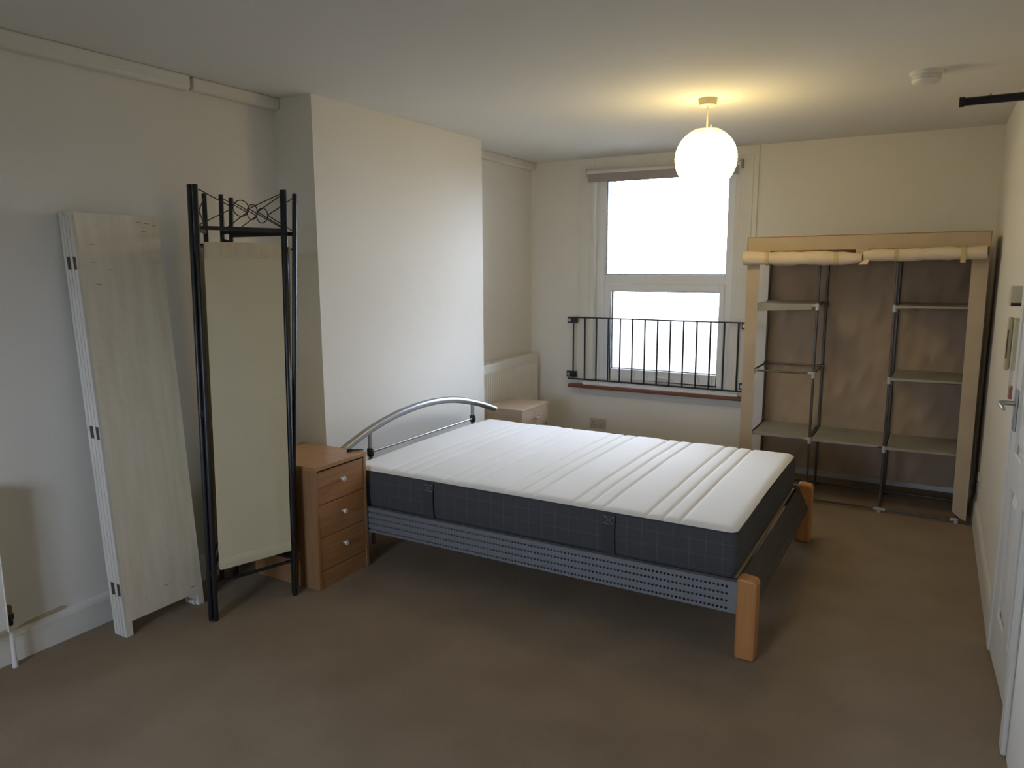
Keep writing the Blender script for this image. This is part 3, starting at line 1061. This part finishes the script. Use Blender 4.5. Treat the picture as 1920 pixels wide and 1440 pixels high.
# ------------------------------------------------------------------ fabric wardrobe
wd = thing('fabric_wardrobe', 'open beige fabric wardrobe on grey metal poles beside the window', 'wardrobe', (-.42, 5.34, 0))
FX = (-1.045, -.660, -.215, .212)
FY, BY = 5.125, 5.555
PR = .0085
for i, x in enumerate(FX):
    for y in (FY, BY):
        MB().cyl((x, y, 0), (x, y, 1.735), PR, 10).build('pole', POLE, wd, smooth=True)


def hbar(p0, p1):
    MB().cyl(p0, p1, .0068, 8).build('crossbar', POLE, wd, smooth=True)


LEV = {0: (.020, .432, .872, 1.318, 1.730), 1: (.020, .428, 1.730), 2: (.020, .424, .868, 1.318, 1.730)}
for bay, zs in LEV.items():
    x0, x1 = FX[bay], FX[bay + 1]
    for z in zs:
        for y in (FY, BY):
            hbar((x0 + .01, y, z), (x1 - .01, y, z))
side_levels = {0: LEV[0], 1: LEV[0], 2: LEV[2], 3: LEV[2]}
for i, zs in side_levels.items():
    for z in zs:
        hbar((FX[i], FY + .01, z), (FX[i], BY - .01, z))
MB().cyl((FX[1], 5.34, 1.70), (FX[2], 5.34, 1.70), .0095, 12).build('hanging_rail', POLE, wd, smooth=True)
for i in range(4):
    for z in side_levels[i]:
        for y in (FY, BY):
            j = MB().cyl((FX[i], y, z - .030), (FX[i], y, z + .014), .0125, 10)
            for s in (-1, 1):
                if 0 <= i + s < 4 and z in LEV[min(i, i + s)]:
                    j.cyl((FX[i], y, z), (FX[i] + s * .034, y, z), .0105, 10)
            j.cyl((FX[i], y, z), (FX[i], y + (.034 if y == FY else -.034), z), .0105, 10)
            j.build('corner_joint', JOINT if y == FY else POLE, wd, smooth=True)


def shelf(x0, x1, z, droop=0.0):
    def f(u, v):
        return (x0 + .014 + (x1 - x0 - .028) * u, FY - .009 + (BY - FY + .018) * v, z + .008 - .008 * sin(pi * u) * sin(pi * v))
    s = MB().slab(f, 8, 8, (0, 0, .002)).build('shelf', SHELFF, wd, smooth=True)
    if droop:
        g = lambda u, v: (x0 + .0 + (x1 - x0 - .03) * u, FY - .0115, z + .009 - (droop * (1 - .35 * u)) * v)
        MB().slab(g, 8, 4, (0, .0015, 0)).build('front_flap', SHELFF, s, smooth=True)


shelf(FX[0], FX[1], 1.318, .052)
shelf(FX[0], FX[1], .432, .016)
shelf(FX[1], FX[2], .428, .016)
shelf(FX[2], FX[3], .424, .016)
shelf(FX[2], FX[3], .868, .016)
shelf(FX[2], FX[3], 1.318, .016)
# cover
WXL, WXR, WYF, WYB, WZT = -1.103, .252, 5.098, 5.585, 1.757


def wrinkle(a, c):
    return .006 * sin(7 * a + 3 * c) * sin(4 * c - 2 * a) + .003 * sin(19 * a - 11 * c)


back = lambda u, v: (FX[0] - .004 + (WXR - FX[0]) * u, WYB - .004 - abs(2.2 * wrinkle(3 * u, 3 * v) + .006 * sin(14 * u + 22 * v) * sin(5 * v - 9 * u)), .105 + .02 * sin(6 * u) * .4 + (WZT - .105 - .01) * v)
MB().slab(back, 56, 56, (0, .0015, 0)).build('back_panel', COVER_SHADED, wd, smooth=True)
for x, sg, nm in ((WXR, -1, 'r'),):
    fs = lambda u, v, x=x, sg=sg: (x + sg * abs(wrinkle(2 * u + 1, 2 * v)) * .8, WYF + (WYB - WYF) * u, .03 + (WZT - .04) * v)
    MB().slab(fs, 10, 30, (sg * .0015, 0, 0)).build('side_panel', COVER, wd, smooth=True)
tp = lambda u, v: (WXL + (WXR - WXL) * u, WYF + (WYB - WYF) * v, WZT - .006 * sin(pi * v) * abs(sin(3 * pi * u)))
MB().slab(tp, 18, 6, (0, 0, .0015)).build('roof_panel', COVER, wd, smooth=True)
vl = lambda u, v: (WXL - .008 + (WXR - WXL + .008) * u, WYF - .004 + .3 * wrinkle(5 * u, v), 1.667 + .010 * u + .090 * v)
va = MB().slab(vl, 40, 4, (0, .0015, 0)).build('valance', COVER, wd, smooth=True)
MB().tube([vl(i / 40, 1) for i in range(41)], .0032, 6).build('piping', PIPING, va, smooth=True)
MB().tube([Vector(vl(i / 40, 0)) - Vector((0, .001, 0)) for i in range(41)], .0026, 6).build('piping', PIPING, va, smooth=True)
MB().tube([vl(0, i / 4) for i in range(5)], .0032, 6).build('piping', PIPING, va, smooth=True)
MB().tube([vl(1, i / 4) for i in range(5)], .0032, 6).build('piping', PIPING, va, smooth=True)
MB().tube([(WXR, WYF, WZT), (WXR, WYB, WZT)], .0032, 6).build('piping', PIPING, va, smooth=True)
# front strips left and right of the opening
fl = lambda u, v: (WXL - .006 + (.080 + .006 * (1 - v) - .004 * sin(pi * v)) * u, WYF - .001 + .25 * wrinkle(u, 2 * v), .02 + 1.585 * v)
MB().slab(fl, 4, 30, (0, .0015, 0)).build('front_strip', COVER, wd, smooth=True)


def fr(u, v):
    w_ = .086 - .010 * (1 - v)
    x = .252 + .008 * (1 - v) - w_ * (1 - u)
    z = .03 + 1.60 * v
    cut = max(0, 1 - v / .05)
    z += .05 * (1 - u) ** 1.5 * cut
    return (x, WYF - .002 + .25 * wrinkle(u + 2, 2 * v), z)


MB().slab(fr, 6, 40, (0, .0015, 0)).build('front_strip', COVER, wd, smooth=True)


def roll(x0, x1, z0, z1, r, ragged):
    """rolled-up door curtain; spiral end and soft lumps"""
    pts, rs = [], []
    N = 34
    for i in range(N + 1):
        t = i / N
        pts.append((x0 + (x1 - x0) * t, WYF - .036 + .003 * sin(9 * t), z0 + (z1 - z0) * t + .002 * sin(13 * t)))
        k = 1 + .05 * sin(21 * t) + .03 * sin(47 * t)
        if ragged == 'end' and t > .86:
            k *= 1 - .45 * (t - .86) / .14
        if ragged == 'start' and t < .1:
            k *= 1 - .3 * (.1 - t) / .1
        rs.append(r * k)
    return MB().tube(pts, rs, 16)


rl = roll(-1.128, -.412, 1.622, 1.618, .043, 'end').build('rolled_curtain', ROLLF, wd, smooth=True)
MB().tube([(-1.128 - .002, WYF - .036, 1.621), (-1.124, WYF - .036, 1.621)], .034, 14).build('roll_core', COVER, rl)
tailp = lambda u, v: (-.43 + .05 * u + .02 * v, WYF - .066 + .02 * v, 1.578 + .05 * u * v + .02 * v)
MB().slab(tailp, 4, 4, (0, .002, 0)).build('loose_end', ROLLF, rl, smooth=True)
rr_ = roll(-.405, .238, 1.631, 1.645, .037, 'start').build('rolled_curtain', ROLLF, wd, smooth=True)
tl2 = lambda u, v: (-.455 + .075 * u, WYF - .008 - .02 * u, 1.675 - (.075 - .03 * u) * v)
MB().slab(tl2, 4, 4, (0, .002, 0)).build('loose_end', COVER, rr_, smooth=True)
for x, z, r, par in ((-.975, 1.619, .0435, rl), (-.56, 1.615, .0435, rl), (-.225, 1.635, .0385, rr_), (.118, 1.643, .0385, rr_)):
    MB().tube([(x - .011, WYF - .036, z), (x + .011, WYF - .036, z)], r, 16).build('tie_band', TIE, par, smooth=True)
MB().box(.107, .133, WYF - .074, WYF - .071, 1.588, 1.64).build('tie_end', TIE, rr_)

# ------------------------------------------------------------------ pendant lamp
LX, LY = -1.143, 4.12
LC, LR = 2.150, .166
pl = thing('pendant_lamp', 'lit round paper lantern hanging from the ceiling', 'lamp', (LX, LY, H))
MB().lathe([(.0505, 0), (.0500, -.006), (.0455, -.034), (.040, -.038), (0, -.039)][::-1], (LX, LY, H), 'z', 28).build('ceiling_rose', PLASTC, pl, smooth=True)
MB().cyl((LX, LY, H - .036), (LX, LY, LC + .085), .0042, 8).build('cord', PCORD, pl, smooth=True)
prof = []
a0 = math.asin(.066 / LR)
nring = 26
for i in range(nring * 2 + 1):
    a = a0 + (pi - 2 * a0 * .8) * i / (nring * 2)
    r_ = LR if i % 2 == 0 else LR * .988
    prof.append((r_ * sin(a), r_ * cos(a)))
b = MB()
rings = []
for r_, h_ in prof:
    rings.append([b.bm.verts.new((LX + r_ * cos(2 * pi * k / 40), LY + r_ * sin(2 * pi * k / 40), LC + h_)) for k in range(40)])
for A, B in zip(rings, rings[1:]):
    for k in range(40):
        b.face([A[k], A[(k + 1) % 40], B[(k + 1) % 40], B[k]])
sh = b.build('shade', SHADE, pl, smooth=True)
MB().tube([(LX + .066 * cos(t * pi / 16), LY + .066 * sin(t * pi / 16), LC + prof[0][1]) for t in range(32)], .0025, 6, closed=True).build('top_ring', WIRE, sh)
w_ = MB()
for k in range(3):
    a = k * 2 * pi / 3 + .4
    w_.cyl((LX, LY, LC + .10), (LX + .066 * cos(a), LY + .066 * sin(a), LC + prof[0][1]), .0018, 6)
w_.build('wire_frame', WIRE, sh)
MB().lathe([(.017, .075), (.019, .06), (.019, .02), (.014, .015)], (LX, LY, LC + .02), 'z', 14).build('lampholder', PLASTW, pl, smooth=True)
MB().lathe([(.0, -.085), (.018, -.078), (.029, -.055), (.029, -.035), (.02, -.005), (.014, .014)], (LX, LY, LC + .02), 'z', 16).build('bulb', emission_mat('bulb_glow', (1, .8, .42), 12.0), pl, smooth=True)
MB().slab(lambda u, v: (LX + .030 + .010 * u, LY - .050 + .006 * u, LC + prof[0][1] - .004 + .022 * v), 1, 2, (0, .001, 0)).build('paper_tag', PLASTW, sh)
ld = bpy.data.lights.new('bulb_light', 'POINT')
ld.energy = LAMP_BULB
ld.color = (1.0, .74, .30)
ld.shadow_soft_size = .035
lo_ = bpy.data.objects.new('bulb_light', ld)
COL.objects.link(lo_)
lo_.parent = pl
lo_.location = (0, 0, LC + .115 - H)

# ------------------------------------------------------------------ ceiling and wall fittings
sd = thing('smoke_detector', 'round white smoke detector on the ceiling', 'smoke detector', (-.115, 4.09, H))
MB().lathe([(0, -.016), (.066, -.016), (.071, -.011), (.071, 0)], (-.115, 4.09, H), 'z', 32).build('base', PLASTW, sd, smooth=True)
MB().lathe([(0, -.056), (.040, -.055), (.056, -.049), (.061, -.041), (.061, -.018), (.059, -.015)], (-.115, 4.09, H), 'z', 32).build('body', PLASTW, sd, smooth=True)
for k in range(14):
    a = 2 * pi * k / 14
    MB().bar((-.115 + .0605 * cos(a - .12), 4.09 + .0605 * sin(a - .12), H - .035), (-.115 + .0605 * cos(a + .12), 4.09 + .0605 * sin(a + .12), H - .035), .003, .004).build('vent', PLASTC, sd)

rd = thing('wall_rod', 'black metal rod jutting out high above the door', 'rod', (XR, 2.6, 2.045))
MB().cyl((.030, 2.6, 2.043), (XR - .01, 2.6, 2.043), .0115, 14).build('rod', RODM, rd, smooth=True)
MB().lathe([(.0145, 0), (.0145, .014), (.012, .016)], (.0165, 2.6, 2.043), 'x', 16).build('end_cap', RODM, rd, smooth=True)
MB().cyl((.092, 2.6, 2.052), (.092, 2.6, 2.059), .0045, 8).build('screw', STEEL, rd)
MB().lathe([(.03, 0), (.03, -.008), (.02, -.012)], (XR, 2.6, 2.043), 'x', 20).build('wall_flange', RODM, rd, smooth=True)


def socket(label, loc, face):
    s = thing('wall_socket', label, 'socket', loc, 'twin wall sockets')
    cx, cy, cz = loc

    def L(a, d, c):
        """a along the wall, d out of it"""
        return (cx + a, cy - d, cz + c) if face == 'back' else (cx - d, cy - a, cz + c)

    def bx(a0, a1, d0, d1, c0, c1):
        p, q = L(a0, d0, c0), L(a1, d1, c1)
        return sorted((p[0], q[0])) + sorted((p[1], q[1])) + sorted((p[2], q[2]))
    MB().cbox(*bx(-.073, .073, 0, .011, -.043, .043), .003).build('plate', SOCKM, s)
    for sg in (-1, 1):
        MB().cbox(*bx(sg * .012 - .007, sg * .012 + .007, .010, .0145, .012, .034), .0015).build('switch', SOCKM, s)
        h = MB()
        h.box(*bx(sg * .042 - .003, sg * .042 + .003, .0108, .0116, .006, .015))
        for t in (-.011, .011):
            h.box(*bx(sg * .042 + t - .004, sg * .042 + t + .004, .0108, .0116, -.016, -.010))
        h.build('pin_holes', DARK, s)
    return s


socket('twin wall socket low on the wall below the window', (-2.482, YB, .218), 'back')
socket('twin wall socket in the gap between wardrobe and door wall', (XR, 4.99, .310), 'right')

sb = thing('wall_sensor', 'small cream box on the wall above the entry phone', 'sensor', (XR, 3.58, 1.45))
MB().cbox(.258, XR, 3.545, 3.615, 1.410, 1.490, .004).build('housing', PLASTC, sb)
MB().box(.262, .300, 3.5445, 3.546, 1.412, 1.424).build('vent_slot', DARK, sb)

ip = thing('entry_phone', 'yellowed wall entry phone with handset beside the door', 'phone', (XR, 3.58, 1.25))
MB().cbox(.279, XR, 3.525, 3.625, 1.155, 1.360, .006).build('base', PLASTC, ip)
hs = MB()
hs.cbox(.262, .279, 3.560, 3.612, 1.150, 1.365, .006)
hs = hs.build('handset', PLASTY, ip)
MB().cbox(.2615, .2645, 3.552, 3.562, 1.20, 1.315, .001).build('handset_grip', BROWNP, hs)
pts = []
for i in range(90):
    t = i / 89
    a = t * 2 * pi * 11
    pts.append((.288 + .006 * cos(a), 3.57 + .006 * sin(a) - .015 * sin(pi * t), 1.155 - .075 * t))
MB().tube(pts, .0018, 5).build('coiled_cord', PLASTW, ip, smooth=True)
MB().cbox(.285, XR, 3.545, 3.585, 1.035, 1.085, .004).build('cord_junction', REDP, ip)
